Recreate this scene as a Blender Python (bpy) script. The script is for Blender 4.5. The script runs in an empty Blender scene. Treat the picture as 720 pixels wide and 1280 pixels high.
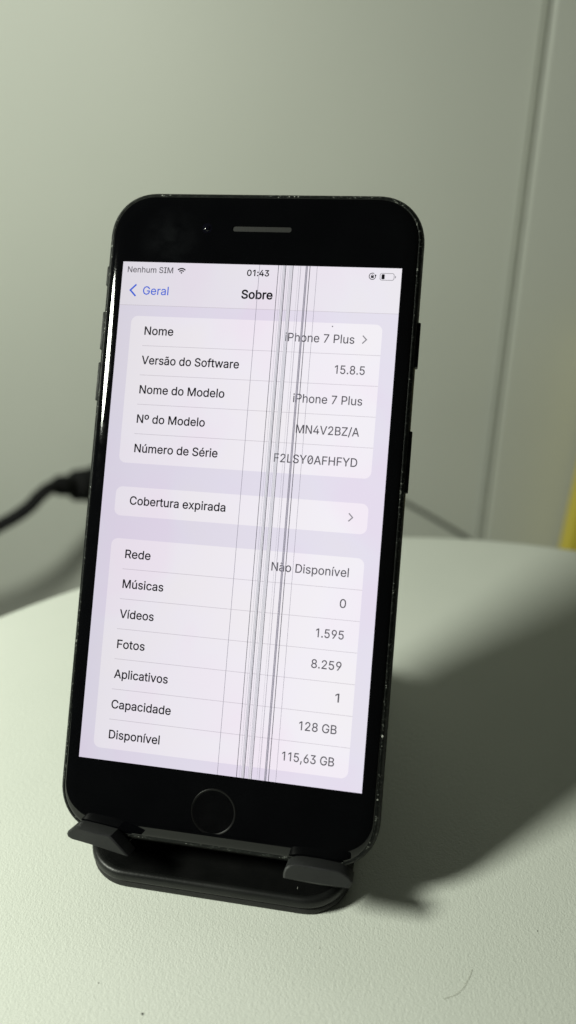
import bpy, bmesh, math, random
from mathutils import Matrix, Vector, geometry

MM = 0.001
S = bpy.context.scene
COL = S.collection
random.seed(7)

# ---------------------------------------------------------------- camera
cam_data = bpy.data.cameras.new('camera')
cam = bpy.data.objects.new('camera', cam_data)
COL.objects.link(cam)
cam.matrix_world = Matrix((
    (0.9850259394, -0.0743820555, 0.1555352324, 0.0403700034),
    (0.1721385635, 0.4745630759, -0.8632254642, -0.1219805910),
    (-0.0096027939, 0.8770730852, 0.4802609598, 0.1709254898),
    (0, 0, 0, 1)))
cam_data.sensor_fit = 'VERTICAL'
cam_data.lens = 26.0
cam_data.sensor_height = 26.0 * 1280 / 970.0
cam_data.clip_start = 0.01
cam_data.clip_end = 50
cam_data.dof.use_dof = True
cam_data.dof.focus_distance = 0.186
cam_data.dof.aperture_fstop = 6.6
S.camera = cam

# ---------------------------------------------------------------- world, lamp, exposure
world = bpy.data.worlds.new('World')
S.world = world
world.use_nodes = True
bg = world.node_tree.nodes['Background']
bg.inputs['Color'].default_value = (0.95, 1.0, 0.85, 1)
bg.inputs['Strength'].default_value = 0.018

TH = math.radians(58.81)              # lean of the phone: angle of its face from the table top
YD = Vector((0, math.cos(TH), math.sin(TH)))
ZD = Vector((0, -math.sin(TH), math.cos(TH)))

lamp_data = bpy.data.lights.new('desk_lamp_light', 'AREA')
lamp_data.shape = 'ELLIPSE'
lamp_data.size = 0.100
lamp_data.size_y = 0.130
lamp_data.energy = 4.2
lamp_data.color = (0.955, 1.0, 0.865)
lamp = bpy.data.objects.new('desk_lamp_light', lamp_data)
COL.objects.link(lamp)
LP = Vector((-0.388, -0.170, 0.372))
zax = Vector((-0.33, -0.37, 0.87)).normalized()
yax = (YD - zax * YD.dot(zax)).normalized()
xax = yax.cross(zax)
lamp.matrix_world = Matrix.Translation(LP) @ Matrix((xax, yax, zax)).transposed().to_4x4()

S.view_settings.view_transform = 'Standard'
S.view_settings.look = 'None'
S.view_settings.gamma = 1.0
S.view_settings.exposure = 0.0
S.view_settings.use_curve_mapping = False
S.render.engine = 'CYCLES'

# ---------------------------------------------------------------- helpers
def lin(c):
    c /= 255.0
    return c / 12.92 if c <= 0.04045 else ((c + 0.055) / 1.055) ** 2.4

def rgb(r, g, b):
    return (lin(r), lin(g), lin(b), 1.0)

class NT:
    """small node-tree writer"""
    def __init__(self, name):
        self.mat = bpy.data.materials.new(name)
        self.mat.use_nodes = True
        self.t = self.mat.node_tree
        self.p = self.t.nodes['Principled BSDF']
        self.co = None
    def n(self, typ, **kw):
        nd = self.t.nodes.new(typ)
        for k, v in kw.items():
            setattr(nd, k, v)
        return nd
    def link(self, a, b):
        self.t.links.new(a, b)
    def coord(self):
        if self.co is None:
            self.co = self.n('ShaderNodeTexCoord').outputs['Object']
        return self.co
    def noise(self, scale, detail=3.0, rough=0.55, dist=0.0, stretch=None):
        nd = self.n('ShaderNodeTexNoise')
        nd.inputs['Scale'].default_value = scale
        nd.inputs['Detail'].default_value = detail
        nd.inputs['Roughness'].default_value = rough
        nd.inputs['Distortion'].default_value = dist
        if stretch:
            mp = self.n('ShaderNodeMapping')
            mp.inputs['Scale'].default_value = stretch
            self.link(self.coord(), mp.inputs['Vector'])
            self.link(mp.outputs['Vector'], nd.inputs['Vector'])
        else:
            self.link(self.coord(), nd.inputs['Vector'])
        return nd.outputs['Fac']
    def ramp(self, fac, stops):
        nd = self.n('ShaderNodeValToRGB')
        el = nd.color_ramp.elements
        while len(el) < len(stops):
            el.new(0.5)
        for e, (pos, col) in zip(el, stops):
            e.position = pos
            e.color = col if len(col) == 4 else (*col, 1)
        self.link(fac, nd.inputs['Fac'])
        return nd.outputs['Color']
    def math(self, op, a, b=None, clamp=False):
        nd = self.n('ShaderNodeMath', operation=op, use_clamp=clamp)
        for i, v in enumerate((a, b)):
            if v is None:
                continue
            if isinstance(v, (int, float)):
                nd.inputs[i].default_value = v
            else:
                self.link(v, nd.inputs[i])
        return nd.outputs[0]
    def mix(self, fac, a, b, blend='MIX'):
        nd = self.n('ShaderNodeMix', data_type='RGBA', blend_type=blend)
        for sock, v in ((nd.inputs[0], fac), (nd.inputs[6], a), (nd.inputs[7], b)):
            if isinstance(v, (int, float)):
                sock.default_value = v
            elif isinstance(v, tuple):
                sock.default_value = v if len(v) == 4 else (*v, 1)
            else:
                self.link(v, sock)
        return nd.outputs[2]
    def bump(self, h, strength, dist):
        nd = self.n('ShaderNodeBump')
        nd.inputs['Strength'].default_value = strength
        nd.inputs['Distance'].default_value = dist
        self.link(h, nd.inputs['Height'])
        self.link(nd.outputs['Normal'], self.p.inputs['Normal'])
        return nd
    def set(self, **kw):
        for k, v in kw.items():
            s = self.p.inputs[k.replace('_', ' ')]
            if isinstance(v, (int, float, tuple)):
                s.default_value = v if not (isinstance(v, tuple) and len(v) == 3) else (*v, 1)
            else:
                self.link(v, s)
        return self

def finish(name, bm, mat, parent=None, smooth=True, angle=35, wn=False):
    me = bpy.data.meshes.new(name)
    bmesh.ops.recalc_face_normals(bm, faces=bm.faces)
    bm.to_mesh(me)
    bm.free()
    if smooth:
        for p in me.polygons:
            p.use_smooth = True
        me.set_sharp_from_angle(angle=math.radians(angle))
    me.materials.append(mat)
    o = bpy.data.objects.new(name, me)
    COL.objects.link(o)
    if parent:
        o.parent = parent
    if wn:
        m = o.modifiers.new('weighted_normal', 'WEIGHTED_NORMAL')
        m.keep_sharp = True
        m.weight = 100
    return o

def empty(name, loc, rot=(0, 0, 0)):
    o = bpy.data.objects.new(name, None)
    o.empty_display_size = 0.02
    o.location = loc
    o.rotation_euler = rot
    COL.objects.link(o)
    return o

def tag(o, label=None, cat=None, group=None, kind=None):
    if label: o['label'] = label
    if cat: o['category'] = cat
    if group: o['group'] = group
    if kind: o['kind'] = kind
    return o

def rrect(w, h, r, n=10, cx=0.0, cy=0.0, power=2.0):
    """rounded rectangle, counter-clockwise, in mm"""
    pts = []
    for qx, qy, a0 in ((1, 1, 0), (-1, 1, 90), (-1, -1, 180), (1, -1, 270)):
        ox, oy = cx + qx * (w / 2 - r), cy + qy * (h / 2 - r)
        for i in range(n + 1):
            a = math.radians(a0 + 90 * i / n)
            c, s = math.cos(a), math.sin(a)
            e = 2 / power
            pts.append((ox + r * math.copysign(abs(c) ** e, c), oy + r * math.copysign(abs(s) ** e, s)))
    return pts

def circle(r, n=48, cx=0, cy=0):
    return [(cx + r * math.cos(2 * math.pi * i / n), cy + r * math.sin(2 * math.pi * i / n)) for i in range(n)]

def ring(bm, pts, z):
    return [bm.verts.new((x * MM, y * MM, z * MM)) for x, y in pts]

def bridge(bm, a, b):
    n = len(a)
    for i in range(n):
        bm.faces.new((a[i], a[(i + 1) % n], b[(i + 1) % n], b[i]))

def loft(bm, loops, cap0=True, cap1=True):
    vs = [ring(bm, p, z) for p, z in loops]
    for a, b in zip(vs, vs[1:]):
        bridge(bm, a, b)
    if cap0: bm.faces.new(vs[0])
    if cap1: bm.faces.new(vs[-1])
    return vs

def box(bm, x0, x1, y0, y1, z0, z1, bev=0.0, seg=2):
    r = bmesh.ops.create_cube(bm, size=1)
    for v in r['verts']:
        v.co = Vector(((x0 + x1) / 2 + v.co.x * (x1 - x0), (y0 + y1) / 2 + v.co.y * (y1 - y0), (z0 + z1) / 2 + v.co.z * (z1 - z0))) * MM
    if bev:
        es = list({e for v in r['verts'] for e in v.link_edges})
        bmesh.ops.bevel(bm, geom=es, offset=bev * MM, segments=seg, profile=0.5, affect='EDGES')

def spline_pts(pts, n=10):
    """Catmull-Rom through points"""
    P = [Vector(p) for p in pts]
    P = [P[0] * 2 - P[1]] + P + [P[-1] * 2 - P[-2]]
    out = []
    for i in range(1, len(P) - 2):
        for k in range(n):
            t = k / n
            a, b, c, d = P[i - 1], P[i], P[i + 1], P[i + 2]
            out.append(0.5 * ((2 * b) + (c - a) * t + (2 * a - 5 * b + 4 * c - d) * t * t + (3 * b - a - 3 * c + d) * t ** 3))
    out.append(P[-2])
    return out

def tube(bm, pts, rad, n=14):
    """tube through 3-D points (mm); rad a number or a list"""
    prev = None
    up = Vector((0, 0, 1))
    for i, p in enumerate(pts):
        d = (pts[min(i + 1, len(pts) - 1)] - pts[max(i - 1, 0)]).normalized()
        x = d.cross(up)
        if x.length < 1e-3: x = d.cross(Vector((1, 0, 0)))
        x.normalize()
        y = x.cross(d).normalized()
        r = rad[i] if isinstance(rad, list) else rad
        vs = [bm.verts.new((p + (x * math.cos(2 * math.pi * k / n) + y * math.sin(2 * math.pi * k / n)) * r) * MM) for k in range(n)]
        if prev: bridge(bm, prev, vs)
        else: bm.faces.new(vs)
        prev = vs
    bm.faces.new(prev)

# ---------------------------------------------------------------- materials of the setting
m = NT('white_tabletop')
fine = m.noise(2300, 2.0, 0.6, 0.3)
fine2 = m.noise(1150, 2.0, 0.5, 0.6, (1.0, 0.75, 1.0))
hgt = m.math('ADD', m.math('MULTIPLY', fine, 0.6), m.math('MULTIPLY', fine2, 0.5))
m.bump(hgt, 0.65, 0.0003)
tone = m.noise(14, 4.0, 0.6)
m.set(Base_Color=m.ramp(tone, [(0.3, (0.70, 0.73, 0.665)), (0.7, (0.74, 0.765, 0.70))]), Roughness=0.5)
m.p.inputs['Specular IOR Level'].default_value = 0.3
M_TABLE = m.mat

m = NT('painted_wall_panel')
tone = m.noise(5, 3.0, 0.5)
m.bump(m.noise(300, 2.0, 0.5), 0.15, 0.0005)
m.set(Base_Color=m.ramp(tone, [(0.3, (0.515, 0.535, 0.48)), (0.7, (0.555, 0.57, 0.515))]), Roughness=0.55)
M_WALL = m.mat

m = NT('dark_wall_gap')
m.set(Base_Color=m.ramp(m.noise(60), [(0.3, (0.40, 0.41, 0.37)), (0.7, (0.45, 0.46, 0.41))]), Roughness=0.8)
M_GAP = m.mat

m = NT('floor_grey')
m.set(Base_Color=m.ramp(m.noise(8), [(0.3, (0.20, 0.20, 0.19)), (0.7, (0.26, 0.26, 0.24))]), Roughness=0.6)
M_FLOOR = m.mat

m = NT('yellow_paint')
m.set(Base_Color=m.ramp(m.noise(12), [(0.3, (0.62, 0.50, 0.05)), (0.7, (0.70, 0.57, 0.07))]), Roughness=0.55)
M_YELLOW = m.mat

m = NT('black_cord_rubber')
m.set(Base_Color=m.ramp(m.noise(200), [(0.3, (0.008, 0.008, 0.009)), (0.7, (0.013, 0.013, 0.013))]), Roughness=0.8)
m.p.inputs['Specular IOR Level'].default_value = 0.15
M_CORD = m.mat

m = NT('grey_cord')
m.set(Base_Color=m.ramp(m.noise(200), [(0.3, (0.07, 0.072, 0.065)), (0.7, (0.09, 0.092, 0.08))]), Roughness=0.6)
M_CORD2 = m.mat

# ---------------------------------------------------------------- wall, floor, table
FLOOR_Z = -520.0
WALL_Y = 330.0
bm = bmesh.new()
box(bm, -900, 700, WALL_Y + 1.1, WALL_Y + 40, FLOOR_Z, 700)
wall = finish('wall', bm, M_GAP, smooth=False)
tag(wall, 'plain white panelled wall behind the round table', None, kind='structure')
def panel(x0, x1, y_front, bev):
    b = bmesh.new()
    box(b, x0, x1, y_front, WALL_Y + 1.0, FLOOR_Z, 699, bev, 4)
    return finish('panel', b, M_WALL, wall, angle=40, wn=True)
panel(-899, 85.0, WALL_Y, 0.4)
panel(87.0, 699, WALL_Y - 3, 4.4)

bm = bmesh.new()
box(bm, -900, 700, -500, WALL_Y + 1.1, FLOOR_Z - 20, FLOOR_Z - 0.5)
tag(finish('floor', bm, M_FLOOR, smooth=False), 'plain grey floor under the table', None, kind='structure')

table = empty('round_table', (0.0735, -0.0591, FLOOR_Z * MM))
tag(table, 'round white table with a finely grained top, under the phone stand', 'table')
bm = bmesh.new()
R_T = 235.0
loops = []
for r_in, z in ((6, -24), (1.5, -23), (0, -20), (0, -3.5), (0.5, -1.8), (1.6, -0.5), (3.5, 0)):
    loops.append((circle(R_T - r_in, 160), z - FLOOR_Z))
loft(bm, loops)
finish('table_top', bm, M_TABLE, table, angle=40, wn=True)
bm = bmesh.new()
loft(bm, [(circle(26, 40), 18), (circle(22, 40), 60), (circle(22, 40), -24.5 - FLOOR_Z - 30), (circle(60, 40), -24.5 - FLOOR_Z)])
finish('pedestal', bm, M_TABLE, table)
bm = bmesh.new()
loft(bm, [(circle(150, 64), 0), (circle(150, 64), 8), (circle(140, 64), 14), (circle(30, 64), 17.5)])
finish('foot', bm, M_TABLE, table)

# yellow thing standing against the wall at the right
bm = bmesh.new()
box(bm, 133.6, 190, 296, 318, FLOOR_Z, 60, 1.5, 3)
for v in bm.verts:                       # it leans a little to the right
    v.co.x += (v.co.z + 0.081) * 0.03
tag(finish('yellow_board', bm, M_YELLOW, wn=True), 'yellow upright board by the wall at the right edge of the picture', 'board')

# power plug and its cord on the wall at the left
plug = empty('power_plug', (-0.172, WALL_Y * MM, -0.066))
tag(plug, 'black power plug with a thick black cord on the wall left of the phone', 'power plug')
PLUG_AX = [(-182.5, 312.5, -62.8), (-185.5, 305, -59.3), (-188.1, 296, -55.0), (-190.5, 289, -54.4), (-195.2, 285, -57.9), (-201.3, 281, -64.1), (-210.4, 277, -70.2), (-219.1, 273, -74.6), (-240.2, 266, -86.4), (-281.1, 254, -98.3), (-360, 240, -115)]
def prel(p): return Vector(p) - Vector((-172, WALL_Y, -66))
bm = bmesh.new()
ax = [prel(p) for p in ((-172, 329, -66), (-177, 321, -66), (-183, 311.5, -62.4), (-184, 310, -61.8))]
tube(bm, ax, [11.5, 11.5, 10.5, 8.0], 20)
finish('plug_body', bm, M_CORD, plug)
bm = bmesh.new()
ax = spline_pts([prel(p) for p in PLUG_AX[:3]], 5)
tube(bm, ax, [6.9] * (len(ax) - 2) + [6.4, 5.2], 18)
finish('strain_relief', bm, M_CORD, plug)
bm = bmesh.new()
ax = spline_pts([prel(p) for p in PLUG_AX[2:]], 8)
tube(bm, ax, 4.3, 16)
finish('cord', bm, M_CORD, plug)

bm = bmesh.new()
ax = spline_pts([(-95, 328.2, -33), (-50, 328.2, -34), (-9, 328.2, -45), (36, 328.2, -66), (71, 328.2, -85), (80, 327.8, -91), (86, 321.8, -96), (98, 322.5, -104), (150, 323, -150)], 8)
tube(bm, ax, 1.3, 10)
tag(finish('thin_cable', bm, M_CORD2), 'thin dark cable slanting down the wall to the right of the phone', 'cable')

# ---------------------------------------------------------------- materials of phone and stand
m = NT('stand_plastic')
m.bump(m.noise(1600, 2.0), 0.25, 0.00015)
m.set(Base_Color=m.ramp(m.noise(90, 4), [(0.3, (0.007, 0.0075, 0.0075)), (0.75, (0.011, 0.0115, 0.011))]),
      Roughness=m.ramp(m.noise(60, 4), [(0.3, (0.36,) * 3), (0.7, (0.5,) * 3)]))
m.p.inputs['Specular IOR Level'].default_value = 0.35
M_STAND = m.mat

m = NT('hook_matte_plastic')
m.bump(m.noise(1800, 2.0), 0.25, 0.00012)
m.set(Base_Color=m.ramp(m.noise(90, 4), [(0.3, (0.018, 0.019, 0.019)), (0.75, (0.027, 0.028, 0.0275))]), Roughness=0.5)
M_HOOK = m.mat

m = NT('stand_gloss_plastic')
m.set(Base_Color=m.ramp(m.noise(120, 4), [(0.3, (0.004, 0.0043, 0.0043)), (0.75, (0.008, 0.008, 0.008))]),
      Roughness=m.ramp(m.noise(120, 5), [(0.3, (0.14,) * 3), (0.7, (0.26,) * 3)]))
m.p.inputs['Specular IOR Level'].default_value = 0.35
M_STANDG = m.mat

m = NT('rubber_pad')
m.set(Base_Color=m.ramp(m.noise(300), [(0.3, (0.012, 0.012, 0.012)), (0.7, (0.02, 0.02, 0.019))]), Roughness=0.75)
M_RUBBER = m.mat

m = NT('worn_black_metal')
z = m.n('ShaderNodeSeparateXYZ'); m.link(m.coord(), z.inputs[0])
rim = m.ramp(m.math('MULTIPLY', z.outputs['Z'], 100.0), [(0.52, (0, 0, 0)), (0.62, (1, 1, 1)), (0.70, (1, 1, 1)), (0.73, (0, 0, 0))])
spk = m.ramp(m.noise(1500, 3.0, 0.65, 0.3), [(0.585, (0, 0, 0)), (0.68, (1, 1, 1))])
spk2 = m.ramp(m.noise(90, 2.0), [(0.42, (0, 0, 0)), (0.62, (1, 1, 1))])
wear = m.math('MULTIPLY', m.math('MULTIPLY', spk, rim), spk2)
dust = m.ramp(m.noise(700, 3.0, 0.7), [(0.5, (0.005, 0.006, 0.0055)), (0.76, (0.03, 0.034, 0.03))])
m.set(Base_Color=m.mix(wear, dust, (0.34, 0.355, 0.32)), Metallic=m.math('MULTIPLY', wear, 0.4),
      Roughness=m.ramp(m.noise(400, 3), [(0.3, (0.38,) * 3), (0.7, (0.6,) * 3)]))
m.bump(m.noise(900, 3.0), 0.3, 0.0001)
m.p.inputs['Specular IOR Level'].default_value = 0.2
M_FRAME = m.mat

m = NT('black_front_glass')
smg = m.ramp(m.noise(110, 4.0, 0.6, 0.8), [(0.45, (0.035,) * 3), (0.8, (0.11,) * 3)])
vd = m.n('ShaderNodeVectorMath', operation='DISTANCE')        # a finger smudge beside the earpiece
m.link(m.coord(), vd.inputs[0]); vd.inputs[1].default_value = (-0.0225, 0.146, 0.0073)
near = m.ramp(m.math('MULTIPLY', vd.outputs['Value'], 100.0), [(0.0, (1, 1, 1)), (0.85, (0, 0, 0))])
film = m.math('MULTIPLY', near, m.ramp(m.noise(260, 3.0, 0.5, 0.4), [(0.30, (0, 0, 0)), (0.7, (1, 1, 1))]))
blk = m.ramp(m.noise(60, 3), [(0.3, (0.0015, 0.0016, 0.0022)), (0.8, (0.0026, 0.0028, 0.0034))])
m.set(Base_Color=m.mix(film, blk, (0.0075, 0.008, 0.009)), Roughness=smg)
M_GLASS = m.mat

m = NT('home_button_gloss')
m.set(Base_Color=m.ramp(m.noise(200), [(0.3, (0.0015, 0.0016, 0.002)), (0.7, (0.003, 0.003, 0.0035))]), Roughness=0.12)
M_HOME = m.mat

m = NT('button_bevel')
m.set(Base_Color=m.ramp(m.noise(300), [(0.3, (0.004, 0.004, 0.0045)), (0.7, (0.006, 0.006, 0.006))]), Roughness=0.4)
m.p.inputs['Specular IOR Level'].default_value = 0.14
M_BEVEL = m.mat

m = NT('earpiece_mesh_metal')
vor = m.n('ShaderNodeTexVoronoi'); vor.inputs['Scale'].default_value = 4200
m.link(m.coord(), vor.inputs['Vector'])
m.set(Base_Color=m.mix(m.ramp(vor.outputs['Distance'], [(0.2, (0, 0, 0)), (0.45, (1, 1, 1))]), (0.002, 0.002, 0.002), (0.012, 0.012, 0.0105)), Roughness=0.6)
M_MESH = m.mat

m = NT('chip_glint_metal')
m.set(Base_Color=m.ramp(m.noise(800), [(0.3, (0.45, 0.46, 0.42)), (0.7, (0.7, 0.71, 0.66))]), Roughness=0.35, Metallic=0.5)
M_FLECK = m.mat

m = NT('lens_glass')
m.set(Base_Color=m.ramp(m.noise(500), [(0.3, (0.002, 0.002, 0.004)), (0.7, (0.004, 0.004, 0.008))]), Roughness=0.05)
M_LENS = m.mat

def screen_mat(name, col, tint=True, strength=1.0):
    """lit pixels under the cover glass: viewing-angle dimming painted in towards the left, faint pinkish clouding of the panel"""
    m = NT(name)
    m.set(Base_Color=(0.002, 0.002, 0.0025), Roughness=0.08)
    if tint:
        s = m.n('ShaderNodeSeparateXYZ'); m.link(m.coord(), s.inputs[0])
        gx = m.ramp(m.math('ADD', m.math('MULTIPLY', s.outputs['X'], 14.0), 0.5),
                    [(0.0, (0.86, 0.855, 0.87)), (0.16, (0.90, 0.89, 0.905)), (0.5, (0.96, 0.95, 0.96)), (0.8, (1, 1, 1))])  # oblique-view falloff baked into the emission colour, darker to the left
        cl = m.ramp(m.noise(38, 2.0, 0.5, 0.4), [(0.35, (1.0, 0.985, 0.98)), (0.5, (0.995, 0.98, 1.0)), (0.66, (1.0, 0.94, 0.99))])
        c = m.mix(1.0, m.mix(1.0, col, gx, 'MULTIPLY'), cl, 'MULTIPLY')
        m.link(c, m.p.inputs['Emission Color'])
    else:
        m.p.inputs['Emission Color'].default_value = col
    m.p.inputs['Emission Strength'].default_value = strength
    return m.mat

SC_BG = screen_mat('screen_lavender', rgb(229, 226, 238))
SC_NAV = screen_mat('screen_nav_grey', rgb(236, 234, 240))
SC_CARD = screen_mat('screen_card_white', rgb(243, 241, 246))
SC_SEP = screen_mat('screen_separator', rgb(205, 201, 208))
SC_TEXT = screen_mat('screen_text_black', rgb(22, 21, 26), False)
SC_BOLD = screen_mat('screen_text_bold', rgb(18, 17, 21), False)
SC_VAL = screen_mat('screen_text_grey', rgb(88, 86, 92), False)
SC_CHEV = screen_mat('screen_chevron_grey', rgb(140, 138, 144), False)
SC_BLUE = screen_mat('screen_text_blue', rgb(56, 96, 212), False)
SC_LN1 = screen_mat('screen_fault_dark', rgb(72, 70, 80), False)
SC_LN2 = screen_mat('screen_fault_grey', rgb(142, 139, 152), False)
SC_LN3 = screen_mat('screen_fault_faint', rgb(165, 167, 174), False)
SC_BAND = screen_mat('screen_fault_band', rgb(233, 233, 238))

# ---------------------------------------------------------------- the phone
# local frame: x across, y up along the face, z out of the face; origin at the bottom back edge
H_B = 10.0
phone = empty('smartphone', (0, 0, H_B * MM), (TH, 0, 0))
tag(phone, 'black smartphone with worn edges and a lit screen showing vertical fault lines, on the stand', 'smartphone')
PW, PH, PT = 77.9, 158.2, 7.3
CY = PH / 2
def body(inset, z, r=11.6):
    return (rrect(PW - 2 * inset, PH - 2 * inset, r - inset * 0.9, 14, 0, CY, 2.12), z)

bm = bmesh.new()
prof = [(3.2, 0.0), (1.9, 0.22), (1.0, 0.75), (0.4, 1.6), (0.08, 2.6), (0, 3.65), (0.08, 4.6), (0.28, 5.4), (0.6, 6.02), (0.98, 6.38), (1.22, 6.47), (1.42, 6.4), (1.55, 6.0)]
loft(bm, [body(i, z) for i, z in prof])
frame = finish('frame', bm, M_FRAME, phone, angle=60)

HB_Y = CY - 69.6
EAR_Y = CY + 69.55
def slot(w, h, cx, cy, n=10): return rrect(w, h, h / 2 - 0.001, n, cx, cy)
bm = bmesh.new()
gl = [(1.52, 6.05), (1.46, 6.48), (1.58, 6.63), (1.78, 6.76), (2.08, 6.89), (2.42, 6.99), (2.86, 7.088), (3.32, 7.168), (3.8, 7.235), (4.2, 7.28), (4.6, 7.3)]
vs = [ring(bm, *body(i, z)) for i, z in gl]
for a, b in zip(vs, vs[1:]): bridge(bm, a, b)
bm.faces.new(vs[0])
hole1 = ring(bm, circle(5.5, 64, 0, HB_Y), 7.3)
hole2 = ring(bm, slot(14.6, 1.35, 0, EAR_Y), 7.3)
edges = []
for lp in (vs[-1], hole1, hole2):
    for i in range(len(lp)):
        e = bm.edges.get((lp[i], lp[(i + 1) % len(lp)])) or bm.edges.new((lp[i], lp[(i + 1) % len(lp)]))
        edges.append(e)
bmesh.ops.triangle_fill(bm, edges=edges, use_beauty=True, use_dissolve=False)
hole2b = ring(bm, slot(14.5, 1.25, 0, EAR_Y), 7.0)
bridge(bm, hole2, hole2b)
hole1b = ring(bm, circle(5.46, 64, 0, HB_Y), 7.2)
bridge(bm, hole1, hole1b)
glass = finish('front_glass', bm, M_GLASS, phone, angle=35, wn=True)

bm = bmesh.new()
loft(bm, [(slot(14.6, 1.34, 0, EAR_Y), 6.9), (slot(14.45, 1.2, 0, EAR_Y), 7.12)])
finish('earpiece', bm, M_MESH, phone)

bm = bmesh.new()
loft(bm, [(circle(5.44, 64, 0, HB_Y), 6.9), (circle(5.44, 64, 0, HB_Y), 7.2), (circle(5.3, 64, 0, HB_Y), 7.27), (circle(5.12, 64, 0, HB_Y), 7.23), (circle(4.95, 64, 0, HB_Y), 7.12), (circle(4.9, 64, 0, HB_Y), 6.9)])
hb = finish('home_button', bm, M_BEVEL, phone)
bm = bmesh.new()
lo = [(circle(4.93, 64, 0, HB_Y), 7.12)] + [(circle(4.93 * k, 64, 0, HB_Y), 7.0 + 0.12 * k * k) for k in (0.8, 0.6, 0.4, 0.2, 0.05)]
loft(bm, lo, cap0=False)
finish('button_face', bm, M_HOME, hb, angle=60)

bm = bmesh.new()
lo = [(circle(1.25, 32, -13.6, EAR_Y), 7.29), (circle(1.25, 32, -13.6, EAR_Y), 7.315), (circle(1.1, 32, -13.6, EAR_Y), 7.32)]
loft(bm, lo)
lens = finish('front_camera', bm, M_LENS, phone)
bm = bmesh.new()
loft(bm, [(circle(0.75 * math.cos(a), 24, -13.6, EAR_Y), 7.318 + 0.28 * math.sin(a)) for a in [math.radians(d) for d in (0, 20, 40, 60, 80)]])
finish('lens_dome', bm, M_LENS, lens, angle=60)

# side keys, sim tray
def side_key(name, sx, y0, y1, out, hz=1.35):
    b = bmesh.new()
    x0, x1 = (PW / 2 - 0.8, PW / 2 + out) if sx > 0 else (-PW / 2 - out, -PW / 2 + 0.8)
    box(b, x0, x1, CY + y0, CY + y1, 3.65 - hz, 3.65 + hz, 0.28, 3)
    return finish(name, b, M_FRAME, phone, angle=40)
side_key('power_button', 1, 38.3, 48.9, 0.55)
side_key('sim_tray', 1, 8.6, 23.1, 0.5, 1.5)
side_key('volume_button', -1, 39.2, 48.8, 0.45)
side_key('volume_button', -1, 26.3, 36.0, 0.45)
side_key('mute_switch', -1, 55.5, 60.5, 0.5, 1.0)

# chips along the worn rim, plus bright flecks put in for glints
def chip_glint(x, y, z, s):
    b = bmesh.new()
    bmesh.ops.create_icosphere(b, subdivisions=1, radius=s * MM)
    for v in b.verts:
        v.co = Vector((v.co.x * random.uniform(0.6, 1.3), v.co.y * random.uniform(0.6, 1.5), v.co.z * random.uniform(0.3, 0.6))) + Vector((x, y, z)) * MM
    return finish('chip_glint', b, M_FLECK, frame, smooth=False)
chip_glint(PW / 2 - 1.1, CY - 47.6, 6.44, 0.34)
chip_glint(PW / 2 - 1.1, CY - 62.0, 6.44, 0.20)
chip_glint(PW / 2 - 1.1, CY - 36.0, 6.44, 0.14)
chip_glint(7.2, PH - 1.1, 6.44, 0.22)  # the flecks here stand in for specular sparkles on the top edge
chip_glint(8.1, PH - 1.1, 6.44, 0.17)
chip_glint(5.9, PH - 1.1, 6.44, 0.14)
chip_glint(-24.0, PH - 1.1, 6.44, 0.16)
chip_glint(-26.0, PH - 1.1, 6.44, 0.14)
for i in range(16):
    chip_glint(-PW / 2 + 1.1, random.uniform(12, 140), 6.44, random.uniform(0.04, 0.09))
for i in range(8):
    chip_glint(PW / 2 - 1.1, random.uniform(12, 140), 6.44, random.uniform(0.05, 0.10))
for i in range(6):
    chip_glint(random.uniform(-22, 20), 1.1, 6.43, random.uniform(0.05, 0.09))  # pale flecks in place of glinting dust along the bottom edge

# ---------------------------------------------------------------- the display
PTU = 68.4 / 414.0                       # one screen point in mm
def sx(x): return (x - 207) * PTU
def sy(y): return CY + (368 - y) * PTU
def flat(name, polys, z, mat, parent):
    b = bmesh.new()
    for poly in polys:
        b.faces.new([b.verts.new((sx(x) * MM, sy(y) * MM, z * MM)) for x, y in poly])
    me = bpy.data.meshes.new(name)
    for f in b.faces:
        f.normal_update()
        if f.normal.z < 0: f.normal_flip()
    b.to_mesh(me); b.free()
    me.materials.append(mat)
    o = bpy.data.objects.new(name, me)
    COL.objects.link(o)
    o.parent = parent
    return o
def rect(x0, x1, y0, y1): return [(x0, y0), (x1, y0), (x1, y1), (x0, y1)]
def stroke(pts, w):
    """thick polyline in screen points with mitred joins"""
    L, R = [], []
    V = [Vector(p) for p in pts]
    for i, p in enumerate(V):
        d0 = (V[i] - V[i - 1]).normalized() if i else (V[1] - V[0]).normalized()
        d1 = (V[i + 1] - V[i]).normalized() if i < len(V) - 1 else d0
        n = (Vector((-d0.y, d0.x)) + Vector((-d1.y, d1.x)))
        n.normalize()
        k = w / 2 / max(0.3, n.dot(Vector((-d1.y, d1.x))))
        L.append(p + n * k); R.append(p - n * k)
    return [[tuple(L[i]), tuple(L[i + 1]), tuple(R[i + 1]), tuple(R[i])] for i in range(len(V) - 1)]

ZS = PT
screen = flat('screen', [rect(0, 414, 0, 736)], ZS + 0.02, SC_BG, phone)
screen['label'] = 'lit settings page crossed by thin vertical fault lines'
flat('navigation_bar', [rect(0, 414, 0, 65)], ZS + 0.03, SC_NAV, screen)
flat('separator_line', [rect(0, 414, 65, 65.7)], ZS + 0.04, SC_SEP, screen)
def card(y0, y1, seps):
    pts = rrect(372.5, y1 - y0, 10, 8, 206.75, (y0 + y1) / 2)
    flat('list_card', [pts], ZS + 0.03, SC_CARD, screen)
    for s in seps:
        flat('separator_line', [rect(41, 393, s, s + 0.75)], ZS + 0.04, SC_SEP, screen)
ROW = 43.85
card(81.5, 301, [81.5 + ROW * k for k in range(1, 5)])
card(336.3, 379.4, [])
card(413.0, 719, [413.0 + ROW * k for k in range(1, 7)])

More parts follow.
